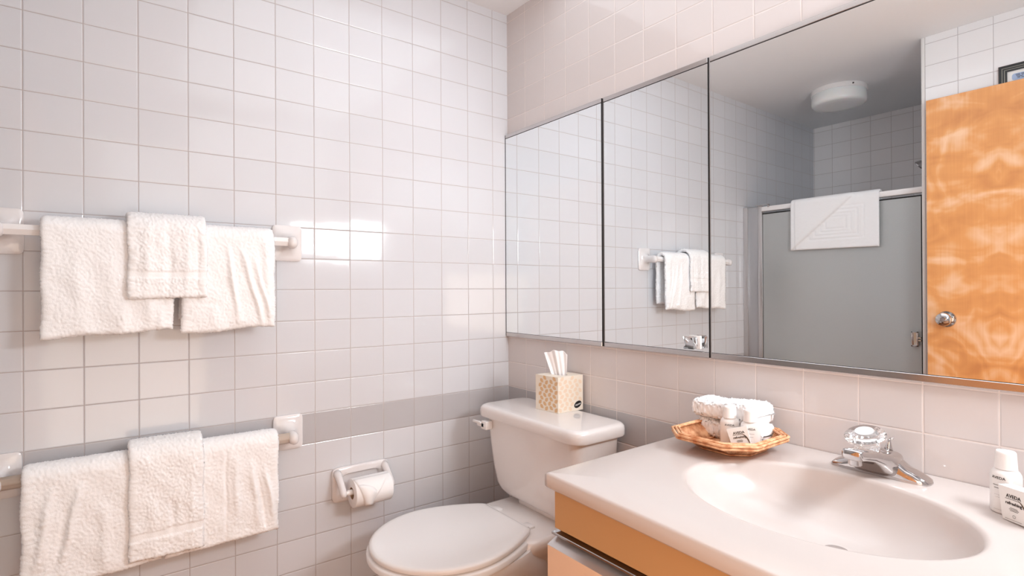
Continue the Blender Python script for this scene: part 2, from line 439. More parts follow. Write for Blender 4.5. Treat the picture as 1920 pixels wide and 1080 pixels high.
# ------------------------------------------------------------------ towel bars
def towel_bar(name, label, yL, yR, zbar, zplate, bar_mat, bar_label, round_bar):
    root = empty(name, (0, (yL + yR) / 2, zbar), label, 'towel bar', 'towel bars on the left wall')
    hh = .0565 if not round_bar else .0545
    for yc in (yL, yR):
        b = BM(); w = .0445
        rings = []
        for (x, a, h_, zc, p) in [(0.0005, w, hh, zplate, 9), (.007, w, hh, zplate, 9), (.0095, w - .003, hh - .003, zplate, 8), (.0105, w - .010, hh - .012, zplate, 5),
                                  (.014, .027, .030, zbar + .004, 3), (.022, .020, .022, zbar + .002, 2.4), (.034, .0155, .018, zbar, 2.2), (.048, .0145, .018, zbar, 2.2),
                                  (.066, .0155, .0195, zbar - .001, 2.2), (.078, .0135, .017, zbar - .002, 2.2), (.084, .008, .011, zbar - .002, 2), (.0855, .002, .003, zbar - .002, 2)]:
            rings.append([(x, yc + q[0], zc + q[1]) for q in [(r_[0], r_[1]) for r_ in se(0, 0, a, h_, 0, 40, p)]])
        b.loft(rings); o = put('bracket', b.mesh(), 'ceramic', root); edge_split(o, 50)
    b = BM(); h = .0125; ya, yb = yL + .008, yR - .008
    if round_bar:
        pr_ = [(.0 + .0115 * math.cos(a) * (1 + .06 * math.cos(8 * a)), .0155 * math.sin(a) * (1 + .05 * math.cos(8 * a))) for a in [2 * PI * k / 32 for k in range(32)]]
    else:
        pr_ = [(h, 0), (.45 * h, h), (-.45 * h, h), (-h, 0), (-.45 * h, -h), (.45 * h, -h)]
    rings = [[(.063 + q[0], y, zbar + q[1]) for q in pr_] for y in (ya, yb)]
    b.loft(rings); put('bar', b.mesh(), bar_mat, root, smooth=round_bar, label=bar_label)
    return root
M['bar_beige'] = plain('beige_ribbed_bar', '#cdbcae', .35)
towel_bar('towel_bar', 'upper wall towel bar with white faceted rod and square ceramic brackets', -1.542, -.8748, 1.277, 1.2775, 'bar_white', None, False)
towel_bar('towel_bar', 'lower wall towel bar with beige ribbed rod and ceramic brackets in the grey tile row', -1.547, -.874, .675, .679, 'bar_beige', 'beige ribbed rod', True)

# ------------------------------------------------------------------ towels
def towel(name, label, me, group):
    o = put(name, me, 'terry'); tag(o, label, 'towel', group); return o
GT = 'white towels hanging on the left wall'
Rb = .0275
towel('bath_towel', 'white terry towel hanging at the left end of the upper bar',
      cloth_strip(-1.461, -1.190, bar_path(.063, 1.2775, Rb, lambda y: 1.013 + .012 * (y + 1.46) / .27 + .002 * math.sin(y * 40), 1.06), .019, seed=1,
                  wrinkle=ridges([(-1.40, 1.26, 1.02, .016, .004, .02), (-1.33, 1.27, 1.0, .02, .005, .015), (-1.25, 1.2, 1.0, .014, .006, .01), (-1.22, 1.09, 1.0, .01, .006, 0), (-1.30, 1.12, 1.0, .012, .005, 0)])), GT)
towel('bath_towel', 'creased white terry towel hanging at the right end of the upper bar',
      cloth_strip(-1.172, -.932, bar_path(.063, 1.2775, Rb, lambda y: 1.012 + .010 * (y + 1.17) / .24 + .003 * math.sin(y * 30), 1.05), .019, seed=2,
                  wrinkle=ridges([(-1.06, 1.26, 1.03, .007, .009, .03), (-1.025, 1.25, 1.02, .006, .010, .06), (-.99, 1.22, 1.02, .006, .009, .05), (-1.10, 1.09, 1.01, .02, .006, .02), (-.96, 1.28, 1.05, .01, .006, .01), (-1.03, 1.04, 1.0, .05, -.004, 0)])), GT)
wm = band_mask(1.163, 1.181)
towel('washcloth', 'small white washcloth with woven band draped over both towels of the upper bar',
      cloth_strip(-1.291, -1.112, bar_path(.063, 1.2825, Rb + .0195, lambda y: 1.108 + .0035 * (y + 1.29) / .18, 1.13, .004), .015, seed=3, fuzz=.0011,
                  wrinkle=ridges([(-1.25, 1.3, 1.12, .012, .005, .0), (-1.20, 1.31, 1.1, .01, -.005, .0), (-1.16, 1.3, 1.1, .01, .004, 0), (-1.135, 1.3, 1.1, .006, -.004, 0)], (1.163, 1.181)), mask=wm), GT)
towel('bath_towel', 'white terry towel at the left end of the lower bar, lower edge sagging left',
      cloth_strip(-1.498, -1.218, bar_path(.063, .675, Rb, lambda y: .415 + .003 * math.sin(y * 25), .44), .019, seed=4,
                  wrinkle=ridges([(-1.44, .66, .46, .010, .009, -.03), (-1.385, .66, .47, .008, .011, -.04), (-1.34, .6, .42, .012, .006, 0), (-1.41, .6, .44, .01, -.006, -.03)])), GT)
towel('bath_towel', 'white terry towel at the right end of the lower bar with vertical creases',
      cloth_strip(-1.212, -.924, bar_path(.063, .675, Rb, lambda y: .413 + .005 * (y + 1.2) / .28, .44), .019, seed=5,
                  wrinkle=ridges([(-1.065, .69, .41, .004, -.005, .0), (-1.04, .66, .46, .01, .007, .0), (-1.0, .64, .44, .008, .007, .02), (-.965, .62, .43, .006, .009, .03), (-.985, .6, .42, .006, -.006, .03)])), GT)
towel('washcloth', 'small white washcloth with woven band draped over the middle of the lower bar',
      cloth_strip(-1.290, -1.122, bar_path(.063, .682, Rb + .0195, lambda y: .434 - .004 * (y + 1.29) / .17, .47, .004), .015, seed=6, fuzz=.0011,
                  wrinkle=ridges([(-1.24, .6, .46, .012, .004, .0), (-1.195, .58, .48, .008, -.006, .0), (-1.15, .66, .44, .01, .004, 0)], (.485, .505)), mask=band_mask(.485, .505)), GT)

# ------------------------------------------------------------------ toilet paper holder and roll
root = empty('toilet_paper_holder', (0, -.638, .475), 'white ceramic toilet paper holder mounted on the left wall', 'toilet paper holder')
b = BM(); yc, zc = -.638, .4775
rings = []
for (x, a, h_, p) in [(.0005, .099, .058, 9), (.012, .099, .058, 9), (.0165, .095, .054, 8), (.0175, .088, .047, 7)]:
    rings.append([(x, yc + q[0], zc + q[1]) for q in se(0, 0, a, h_, 0, 48, p)])
for (x, a, h_, p) in [(.0175, .070, .032, 6), (.014, .066, .028, 6), (.003, .063, .026, 6)]:
    rings.append([(x, yc + q[0], zc + .004 + q[1]) for q in se(0, 0, a, h_, 0, 48, p)])
b.loft(rings); edge_split(put('backplate', b.mesh(), 'ceramic', root), 40)
for s_ in (-1, 1):
    b = BM(); y = yc + s_ * .083
    pts = [(.010, y, .519), (.024, y, .513), (.042, y, .500), (.060, y, .484), (.074, y, .469), (.081, y, .461), (.083, y, .459)]
    b.tube(pts, [.014, .0125, .011, .011, .0115, .008, .002], 18); put('arm', b.mesh(), 'ceramic', root)
b = BM(); b.lathe([(.001, -.078), (.007, -.078), (.007, -.070), (.009, -.068), (.009, .068), (.007, .070), (.007, .078), (.001, .078)], (.070, yc, .467), (0, 1, 0), 20)
edge_split(put('spindle', b.mesh(), 'plastic_white', root))
rl = empty('toilet_paper_roll', (.070, -.630, .463), 'white toilet paper roll with end folded to a point on the holder', 'toilet paper roll')
b = BM(); L2 = .0635; R_, r_ = .0465, .0195
b.lathe([(r_, -L2), (R_ - .001, -L2), (R_, -L2 + .001), (R_, L2 - .001), (R_ - .001, L2), (r_, L2), (r_, -L2)], (.070, -.629, .463), (0, 1, 0), 56, cap=False)
edge_split(put('paper', b.mesh(1e-5), 'paper', rl), 50)
b = BM(); b.lathe([(r_ - .0015, -L2 + .0004), (r_ + .0002, -L2 + .0004), (r_ + .0002, L2 - .0004), (r_ - .0015, L2 - .0004), (r_ - .0015, -L2 + .0004)], (.070, -.629, .463), (0, 1, 0), 40, cap=False)
edge_split(put('cardboard_core', b.mesh(1e-5), 'card', rl), 50)
# pointed sheet hanging over the front of the roll
def sheet(yz, out=.0012):
    V = []
    for (y, ang, extra) in yz:
        a = math.radians(ang); V.append((.070 + (R_ + out) * math.cos(a) , y, .463 + (R_ + out) * math.sin(a) - extra))
    return V
b = BM(); rows = 14; V = []; F = []
for i in range(rows + 1):
    t = i / rows; ang = 78 - 118 * t
    yl = -.691 + .030 * t ** 1.2; yr = -.568 - .082 * t ** 1.1
    for j in range(9):
        y = yl + (yr - yl) * j / 8; a = math.radians(ang); o_ = .0012 + .0035 * t
        zz = .463 + (R_ + o_) * math.sin(a)
        V.append((.070 + (R_ + o_) * math.cos(a), y, zz - .014 * max(0, t - .75) * 4 * .5))
for i in range(rows):
    for j in range(8): F.append((i * 9 + j, i * 9 + j + 1, (i + 1) * 9 + j + 1, (i + 1) * 9 + j))
b.add(V, F); o = put('folded_sheet', b.mesh(), 'paper', rl); o.modifiers.new('s', 'SOLIDIFY').thickness = .0008
b = BM()
V = []
for i in range(9):
    t = i / 8; ang = 44 - 82 * t; a = math.radians(ang); o_ = .0034 + .0035 * t
    yl = -.684 + .024 * t; yr = yl + .014 + .052 * math.sin(PI * min(1, t * 1.02)) * (1 - t) + .010 * t
    for y in (yl, (yl + yr) / 2, yr): V.append((.070 + (R_ + o_) * math.cos(a), y, .463 + (R_ + o_) * math.sin(a) - .014 * max(0, t - .6)))
b.add(V, [(i * 3 + j, i * 3 + j + 1, (i + 1) * 3 + j + 1, (i + 1) * 3 + j) for i in range(8) for j in range(2)])
o = put('folded_corner', b.mesh(), 'paper', rl); o.modifiers.new('s', 'SOLIDIFY').thickness = .0008

# ------------------------------------------------------------------ toilet
TX = .405
toi = empty('toilet', (TX, -.40, 0), 'white two-piece toilet with closed lid standing in the corner', 'toilet')
def rrect(cx, cy, a, bb, z, r, n=6):
    out = []
    for (sx, sy, a0) in ((1, 1, 0), (-1, 1, 90), (-1, -1, 180), (1, -1, 270)):
        for k in range(n + 1):
            t = math.radians(a0 + 90 * k / n); out.append((cx + sx * (a - r) + r * math.cos(t), cy + sy * (bb - r) + r * math.sin(t), z))
    return out
b = BM(); rings = []
for (z, x0, x1, y0, y1, r) in [(.406, .275, .535, -.195, -.055, .04), (.408, .255, .560, -.205, -.05, .045), (.414, .232, .585, -.213, -.045, .05), (.426, .212, .606, -.219, -.04, .05),
                               (.445, .197, .622, -.223, -.037, .05), (.50, .184, .633, -.226, -.034, .045), (.58, .172, .641, -.229, -.032, .042), (.68, .160, .648, -.232, -.030, .04), (.684, .158, .648, -.232, -.030, .04)]:
    rings.append(rrect((x0 + x1) / 2, (y0 + y1) / 2, (x1 - x0) / 2, (y1 - y0) / 2, z, r))
b.loft(rings); edge_split(put('tank', b.mesh(), 'porcelain', toi), 60)
b = BM(); rings = []
for (z, g, r) in [(.672, -.010, .04), (.671, -.002, .045), (.675, .0, .045), (.692, .0, .045), (.701, -.0015, .045), (.7065, -.005, .047), (.7095, -.010, .047), (.7108, -.018, .045)]:
    rings.append(rrect(.4025, -.1355, .268 + g, .1155 + g, z, max(.012, r + g * .5)))
b.loft(rings); edge_split(put('tank_lid', b.mesh(), 'porcelain', toi), 60)
# flush lever
lev = put('flush_lever', BM().box(.158, .205, -.262, -.252, .636, .654, .003).mesh(), 'plastic_white', toi)
b = BM(); b.box(.185, .218, -.262, -.232, .630, .660, .004); b.box(.136, .190, -.266, -.256, .646, .655, .0025, mat4=Matrix.Translation(Vector((0, 0, 0))))
edge_split(put('lever_mount', b.mesh(), 'plastic_white', lev))
# bowl body with deck
b = BM(); rings = []
def egg(cx, yf, yb, a, z, n=48, pb=2.6):
    """egg outline: round front (yf), squarer rear (yb)"""
    cy = yf + (yb - yf) * .47; out = []
    for k in range(n):
        t = 2 * PI * k / n; c, s_ = math.cos(t), math.sin(t)
        p = 2.0 if s_ < 0 else pb; h = (cy - yf) if s_ < 0 else (yb - cy)
        out.append((cx + a * math.copysign(abs(c) ** (2 / p), c), cy + h * math.copysign(abs(s_) ** (2 / p), s_), z))
    return out
for (z, a, yf, yb) in [(0, .125, -.60, -.12), (.02, .125, -.60, -.12), (.05, .105, -.575, -.14), (.12, .10, -.565, -.15), (.19, .125, -.60, -.15), (.25, .16, -.665, -.17),
                       (.30, .185, -.705, -.2), (.335, .198, -.728, -.235), (.355, .202, -.734, -.25), (.362, .199, -.732, -.25), (.3625, .17, -.70, -.28)]:
    rings.append(egg(TX - .01, yf, yb, a, z))
b.loft(rings)
rings = []
for (z, a, y0, y1, r) in [(.20, .09, -.30, -.08, .05), (.27, .11, -.33, -.07, .05), (.32, .145, -.36, -.06, .05), (.352, .165, -.37, -.05, .05), (.372, .17, -.36, -.045, .05), (.383, .165, -.35, -.05, .045), (.3855, .155, -.34, -.06, .04)]:
    rings.append(rrect(TX, (y0 + y1) / 2, a, (y1 - y0) / 2, z, r))
b.loft(rings); b.box(TX - .1, TX + .12, -.19, -.06, .38, .41, .01)
edge_split(put('bowl', b.mesh(), 'porcelain', toi), 60)
def lid_outline(z, g=0, n=30):
    cx, yc_, a, bf = TX - .012, -.525, .212 + g, .226 + g
    out = []
    for k in range(n + 1):
        t = PI + PI * k / n; out.append((cx + a * math.cos(t), yc_ + bf * math.sin(t), z))
    yb, xb = -.302 + g, .128 + g
    for k in range(1, 12):
        t = k / 12; y = yc_ + (yb - yc_) * t; out.append((cx + a + (xb - a) * (t ** 1.75), y, z))
    out += [(cx + xb, yb - .004, z), (cx + xb - .006, yb, z), (cx - xb + .006, yb, z), (cx - xb, yb - .004, z)]
    for k in range(11, 0, -1):
        t = k / 12; y = yc_ + (yb - yc_) * t; out.append((cx - a - (xb - a) * (t ** 1.75), y, z))
    return out
b = BM(); b.loft([lid_outline(.362, .0), lid_outline(.366, .007), lid_outline(.378, .007), lid_outline(.382, .003)])
seat = put('seat', b.mesh(), 'seat_plastic', toi); edge_split(seat, 60)
b = BM(); b.loft([lid_outline(.3855, -.008), lid_outline(.388, -.001), lid_outline(.396, 0), lid_outline(.4005, -.003), lid_outline(.4025, -.010), lid_outline(.4028, -.02)])
edge_split(put('seat_cover', b.mesh(), 'seat_plastic', toi), 60)
for s_ in (-1, 1):
    b = BM(); b.box(TX - .012 + s_ * .085 - .02, TX - .012 + s_ * .085 + .02, -.303, -.268, .384, .392, .003)
    b.lathe([(.001, -.022), (.007, -.022), (.007, .022), (.001, .022)], (TX - .012 + s_ * .085, -.299, .391), (1, 0, 0), 16)
    edge_split(put('hinge', b.mesh(), 'seat_plastic', seat))

# ------------------------------------------------------------------ tissue box
A0 = Vector((.4475, -.1255, .711)); ux = Vector((-.1065, -.009, 0)); uy = Vector((.003, .112, 0)); H = .121
tb = empty('tissue_box', (.40, -.075, .711), 'cube tissue box with tan leaf print standing on the toilet tank lid', 'tissue box')
ctr = A0 + ux / 2 + uy / 2
b = BM(); c0 = [A0, A0 + uy, A0 + uy + ux, A0 + ux]
def inset(z, g): return [p + (ctr - p).normalized() * g + Vector((0, 0, z)) for p in c0]
# carton with oval opening
b.loft([inset(0, .001), inset(.0006, 0), inset(H - .0006, 0), inset(H, .0008)], True, False)
n = 40; outer = []; inner = []; innerd = []
exn, eyn = ux.normalized(), uy.normalized()
for k in range(n):
    t = 2 * PI * k / n; dx, dy = math.cos(t), math.sin(t)
    s_ = min((.0525) / max(abs(dx), 1e-6), (.0552) / max(abs(dy), 1e-6))
    outer.append(ctr + exn * dx * s_ + eyn * dy * s_ + Vector((0, 0, H)))
    inner.append(ctr + exn * dx * .034 + eyn * dy * .020 + Vector((0, 0, H)))
    innerd.append(ctr + exn * dx * .034 + eyn * dy * .020 + Vector((0, 0, H - .02)))
b.loft([outer, inner, innerd], False, False)
o = put('carton', b.mesh(), 'kraft', tb, smooth=False)
b = BM(); b.add(*(lambda R: (R, [tuple(range(len(R)))]))([p + Vector((0, 0, -.0001)) for p in innerd])); put('slot_shade', b.mesh(), 'ink', tb, smooth=False)  # dark sheet standing for the shade inside the carton
# leaves printed on the two faces towards the room
def leaf(b, org, eu, ev, nrm, u, v, s_, ang):
    pts = []; m = 7
    for k in range(m): t = k / (m - 1); pts.append((t, .42 * math.sin(PI * t) ** .8 * (1 - .35 * t)))
    for k in range(m - 2, 0, -1): t = k / (m - 1); pts.append((t, -.36 * math.sin(PI * t) ** .9 * (1 - .3 * t)))
    ca, sa = math.cos(ang), math.sin(ang); V = []
    for (p, q) in pts:
        p -= .5; x, y = (p * ca - q * sa) * s_, (p * sa + q * ca) * s_
        V.append(org + eu * (u + x) + ev * (v + y) + nrm * .0003)
    b.add(V, [tuple(range(len(V)))])
ez = Vector((0, 0, 1))
random.seed(3)
bL = BM(); bR = BM()
Wf, Wr = ux.length, uy.length
for r0 in range(8):
    for c in range(5):
        v = .010 + r0 * .0148 + (.004 if c % 2 else 0); u = .011 + c * .0225 + (.006 if r0 % 2 else -.002)
        if v > H - .007: continue
        ang = (.6 if (c + r0) % 2 else -.75) + random.uniform(-.15, .15) + PI
        if u < Wf - .008: leaf(bL, A0, exn, ez, eyn * -1, u, v, .0195, ang)
        if u < Wr - .008 and not (v < .032 and u > .062): leaf(bR, A0, eyn, ez, exn * -1, u, v, .0195, ang)
put('leaf_print', bL.mesh(), 'leaf', tb, smooth=False)
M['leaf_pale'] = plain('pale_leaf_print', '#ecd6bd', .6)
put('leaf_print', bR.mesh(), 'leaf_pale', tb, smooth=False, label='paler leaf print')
b = BM(); V = []
for k in range(32):
    t = 2 * PI * k / 32; x, y = .0165 * math.cos(t), .0115 * math.sin(t); x, y = x - y * 0.0, y + x * .22
    V.append(A0 + eyn * (.088 + x) + ez * (.021 + y) - exn * .0005)
b.add(V, [tuple(range(32))]); bd = put('logo_badge', b.mesh(), 'black', tb, smooth=False)
vs, fs = text_mesh('Surpass', .0082, shear=.4, align='CENTER', bold=.0001)
b = BM(); V = [A0 + eyn * (.088 + p[0]) + ez * (.0188 + p[1] + p[0] * .22) - exn * (.0009 + p[2]) for p in vs]; b.add(V, fs)
put('lettering', b.mesh(), 'plastic_white', bd, smooth=False)
# tissue pulled up out of the slot
V = []; F = []; nu, nv = 46, 26
for i in range(nv + 1):
    t = i / nv
    for j in range(nu + 1):
        s_ = j / nu * 2 - 1
        wdt = .023 + .015 * t ** .8
        top = .083 - .013 * max(0, s_) ** 2 - .016 * max(0, -s_ - .3) - .002 * math.sin(s_ * 8)
        z = H - .012 + (top + .012) * t
        x = s_ * wdt - .010 * max(0, -s_ - .4) * t ** 2 - .009 * t
        fold = .0060 * math.sin(s_ * 4.6 + 1.3 * t + .6) * (.45 + .55 * t) + .0022 * math.sin(s_ * 13 + 3 * t + .5)
        dirx = (ux.normalized() * -1)
        p = ctr + Vector((.77, .64, 0)) * x + Vector((.64, -.77, 0)) * fold + Vector((0, 0, z)); V.append(p)
for i in range(nv):
    for j in range(nu): a = i * (nu + 1) + j; F.append((a, a + 1, a + nu + 2, a + nu + 1))
b = BM(); b.add(V, F); o = put('tissue', b.mesh(), 'paper', tb); o.modifiers.new('s', 'SOLIDIFY').thickness = .0006

# ------------------------------------------------------------------ mirrored cabinets
def panel(label, x0, x1, dm, end_gap, name='mirror_panel'):
    r = empty(name, ((x0 + x1) / 2, 0, .937), label, 'mirror', 'mirror panels along the back wall')
    zt, zb, it, ib = 1.7635, .9365, 1.7475, .9525
    b = BM(); b.box(x0, x1, -dm, -.0004, ib, it); put('mirror_glass', b.mesh(), 'mirror', r, smooth=False)
    for (za, zb_) in ((it + .0022, zt), (zb, ib - .0012)):
        edge_split(put('frame_rail', BM().box(x0, x1, -dm - .0015, -.0004, za, zb_, .001, 1).mesh(), 'frame_metal', r))
    for (za, zb_) in ((it, it + .0022), (ib - .0012, ib)):
        put('gasket', BM().box(x0, x1, -dm - .0004, -.001, za, zb_).mesh(), 'black', r, smooth=False)
    if end_gap: put('gasket', BM().box(x1 + .0001, x1 + .0036, -dm - .0008, -.001, zb + .001, zt - .001).mesh(), 'black', r, smooth=False)
    return r
panel('narrow mirrored cabinet door in the corner, leftmost of the three mirrors', .0045, .5432, .0128, True)
p2 = panel('middle mirrored cabinet door with clear square pull at its lower right', .5500, .9402, .0090, True)
panel('widest mirror panel over the sink reflecting shower and wooden door', .9482, XR - .02, .0095, False)
b = BM(); b.box(.0004, .0038, -.0128, -.001, .9372, 1.7630); o = put('edge_strip', b.mesh(), 'black', None, smooth=False)
tag(o, 'dark vertical strip between corner and leftmost mirror', 'strip')
for (xa, xb, lb) in ((.5458, .5492, 'thin metal strip between leftmost and middle mirrors'), (.9446, .9474, 'thin metal strip between middle and widest mirrors')):
    b = BM(); b.box(xa, xb, -.0085, -.001, .9372, 1.7630); o = put('edge_strip', b.mesh(), 'alu_dull', None, smooth=False); tag(o, lb, 'strip')
# clear pull on the middle door
b = BM(); b.box(.878, .915, -.013, -.0092, .9590, .9960, .001); o = put('pull_plate', b.mesh(), 'plastic_white', p2); edge_split(o)
b = BM(); b.loft([rrect(0, 0, .011, .011, 0, .002, 2), rrect(0, 0, .011, .011, .008, .002, 2), rrect(0, 0, .018, .0175, .015, .003, 3), rrect(0, 0, .018, .0175, .026, .003, 3), rrect(0, 0, .0145, .014, .030, .002, 3)])
me = b.mesh()
for v in me.vertices: v.co = Vector((.8965 + v.co.x, -.0135 - v.co.z, .9775 + v.co.y))
edge_split(put('clear_pull', me, 'acrylic', p2), 30)

# ------------------------------------------------------------------ countertop with integral basin
ct = empty('countertop', (1.4, -.3, .713), 'white cultured marble countertop with integral oval basin', 'countertop')
ZT = .7484; ECX, ECY, EA, EB = 1.352, -.3135, .2375, .187
def outer_pt(t):
    """point on the countertop outline in direction t from the basin centre"""
    dx, dy = math.cos(t), math.sin(t); best = 1e9
    poly = [(.936, -.002), (.947, -.608), (XR - .004, -.655), (XR - .004, -.002)]
    for i in range(4):
        (ax, ay), (bx, by) = poly[i], poly[(i + 1) % 4]
        ex, ey = bx - ax, by - ay; den = dx * ey - dy * ex
        if abs(den) < 1e-9: continue
        s_ = ((ax - ECX) * ey - (ay - ECY) * ex) / den; q = ((ax - ECX) * dy - (ay - ECY) * dx) / den
        if s_ > 0 and -1e-6 <= q <= 1 + 1e-6: best = min(best, s_)
    return best
corners = [math.atan2(y - ECY, x - ECX) for x, y in [(.936, -.002), (.947, -.608), (XR - .004, -.655), (XR - .004, -.002)]]
ang = sorted(set([2 * PI * k / 160 - PI for k in range(160)] + corners + [c + d for c in corners for d in (-.012, .012)]))
rings = []
def ring_at(kind, g, z):
    out = []
    for t in ang:
        if kind == 'in': x, y = ECX + (EA + g) * math.cos(t), ECY + (EB + g) * math.sin(t)
        elif kind == 'mix':
            te = t; s0 = 1 / math.sqrt((math.cos(t) / EA) ** 2 + (math.sin(t) / EB) ** 2)
            s1 = outer_pt(t); s_ = s0 + (s1 - s0) * g; x, y = ECX + s_ * math.cos(t), ECY + s_ * math.sin(t)
        elif kind == 'out':
            s1 = outer_pt(t); x, y = ECX + s1 * math.cos(t), ECY + s1 * math.sin(t)
            # inset by g, clamped rectangle-wise
            m_ = max(abs(x - ECX), 1e-6)
            x = x + g if x < ECX - .2 and abs(x - .94) < .02 else x; y = y + g if y < -.6 else y
        out.append((x, y, z))
    return out
# cavity radii via polar direction (same angular parametrisation everywhere)
def ring_cav(k, z, cx=ECX, cy=ECY, sx=1., sy=1.):
    out = []
    for t in ang:
        s0 = 1 / math.sqrt((math.cos(t) / (EA * k)) ** 2 + (math.sin(t) / (EB * k)) ** 2)
        out.append((cx + s0 * math.cos(t), cy + s0 * math.sin(t), z))
    return out
R = []
R.append(ring_cav(.085, ZT - .1105, ECX + .01, ECY + .06))
R.append(ring_cav(.12, ZT - .110, ECX + .01, ECY + .06))
for k, d in [(.25, .106), (.4, .1), (.55, .092), (.68, .080), (.78, .066), (.86, .049), (.92, .032), (.955, .018), (.98, .0075), (1.0, .002), (1.02, .0003), (1.045, 0)]:
    off = max(0, 1 - k) ** 1 ; R.append(ring_cav(k, ZT - d, ECX + .01 * off, ECY + .055 * off))
R.append(ring_at('mix', .15, ZT)); R.append(ring_at('mix', .5, ZT))
R.append(ring_at('out', .006, ZT)); R.append(ring_at('out', .0025, ZT - .0012)); R.append(ring_at('out', .0, ZT - .005)); R.append(ring_at('out', 0, ZT - .027)); R.append(ring_at('out', .003, ZT - .031)); R.append(ring_at('out', .03, ZT - .031))
b = BM(); b.loft(R, False, False)
o = put('counter_slab', b.mesh(), 'marble', ct); edge_split(o, 70)
dr = BM(); dr.lathe([(.001, .003), (.012, .003), (.021, .002), (.0225, 0), (.0225, -.003)], (ECX + .01, ECY + .062, ZT - .1098), (0, 0, 1), 32)
edge_split(put('drain', dr.mesh(), 'chrome', ct))

# ------------------------------------------------------------------ vanity cabinet
va = empty('vanity_cabinet', (1.4, -.3, 0), 'beige laminate vanity cabinet with metal edge pulls under the countertop', 'cabinet')
b = BM(); b.box(.950, XR - .006, -.583, -.004, .08, .55); b.box(.950, .966, -.5675, -.004, .55, .7165)
b.box(.966, XR - .006, -.53, -.004, .0, .08)
b.box(.950, XR - .006, -.566, -.553, .55, .64)
edge_split(put('body', b.mesh(), 'laminate', va))
edge_split(put('fascia', BM().box(.950, XR - .006, -.584, -.568, .628, .7165, .001, 1).mesh(), 'laminate', va))
b = BM(); b.box(.948, XR - .006, -.592, -.566, .6165, .6225, .0012, 1)
edge_split(put('pull_rail', b.mesh(), 'chrome', va))
x = .951
while x < XR - .1:
    x1 = min(x + .335, XR - .008)
    d = put('door', BM().box(x, x1, -.606, -.586, .10, .600, .0015, 1).mesh(), 'door_laminate_lit', va); edge_split(d)
    b = BM(); b.add([(x, -.606, .600), (x1, -.606, .600), (x1, -.580, .611), (x, -.580, .611), (x, -.580, .600), (x1, -.580, .600)], [(0, 1, 2, 3), (0, 3, 4), (1, 5, 2), (3, 2, 5, 4), (0, 4, 5, 1)])
    put('edge_pull', b.mesh(), 'alu', d, smooth=False)
    x = x1 + .003

# ------------------------------------------------------------------ faucet
FX, FY = 1.368, -.068
fa = empty('faucet', (FX, FY, ZT), 'chrome centerset faucet with fluted clear acrylic knob behind the basin', 'faucet')
# base plate with sloping wings (lofted along X)
b = BM(); rings = []
def sec(x, hy0, hy1, h, n=14):
    """cross-section in YZ at x: flat bottom, rounded top"""
    out = [(x, FY - hy0, ZT + .0002), ]
    for k in range(n + 1):
        t = PI - PI * k / n; c, s_ = math.cos(t), math.sin(t)
        cy_ = (hy1 - hy0) / 2; a = (hy0 + hy1) / 2
        out.append((x, FY + cy_ + a * math.copysign(abs(c) ** .62, c), ZT + .0025 + h * abs(s_) ** .75))
    out.append((x, FY + hy1, ZT + .0002)); return out
for (dx, hy0, hy1, h) in [(-.0855, .008, .008, .001), (-.083, .018, .018, .005), (-.078, .022, .022, .010), (-.065, .025, .024, .017), (-.052, .026, .025, .023), (-.040, .026, .025, .034), (-.030, .026, .025, .043), (-.018, .026, .025, .048),
                          (0, .026, .025, .049), (.016, .026, .025, .048), (.028, .026, .025, .043), (.040, .026, .025, .033), (.052, .026, .025, .023), (.065, .025, .024, .018), (.078, .022, .022, .012), (.087, .018, .018, .006), (.091, .008, .008, .001)]:
    rings.append(sec(FX + dx, hy0, hy1, h))
b.loft(rings); edge_split(put('base_plate', b.mesh(), 'chrome', fa), 50)
# spout rising over the basin
b = BM(); rings = []
for (y, a, z0, z1) in [(-.048, .038, .002, .046), (-.075, .042, .002, .048), (-.092, .042, .002, .050), (-.103, .036, .012, .053), (-.120, .0285, .027, .057), (-.145, .0240, .039, .0635), (-.172, .0205, .0455, .0670), (-.190, .0190, .0485, .0700), (-.197, .0175, .050, .0700), (-.1995, .014, .053, .0675)]:
    rings.append([(FX + q[0], y, ZT + (z0 + z1) / 2 + q[1]) for q in se(0, 0, a, (z1 - z0) / 2, 0, 40, 4.2)])
b.loft(rings); edge_split(put('spout', b.mesh(), 'chrome', fa), 50)
b = BM(); b.lathe([(.001, 0), (.0105, 0), (.0120, .002), (.0120, .012), (.001, .012)], (FX, -.181, ZT + .0375), (0, 0, 1), 24)
edge_split(put('aerator', b.mesh(), 'chrome', fa))
# lift rod
b = BM(); b.lathe([(.0085, 0), (.006, .006), (.0032, .016), (.0022, .022), (.001, .0225)], (FX + .012, -.050, ZT + .047), (.1, 0, 1), 16)
b.tube([(FX + .0142, -.050, ZT + .068), (FX + .016, -.050, ZT + .0715), (FX + .021, -.051, ZT + .071)], .0016, 8)
put('lift_rod', b.mesh(), 'chrome', fa)
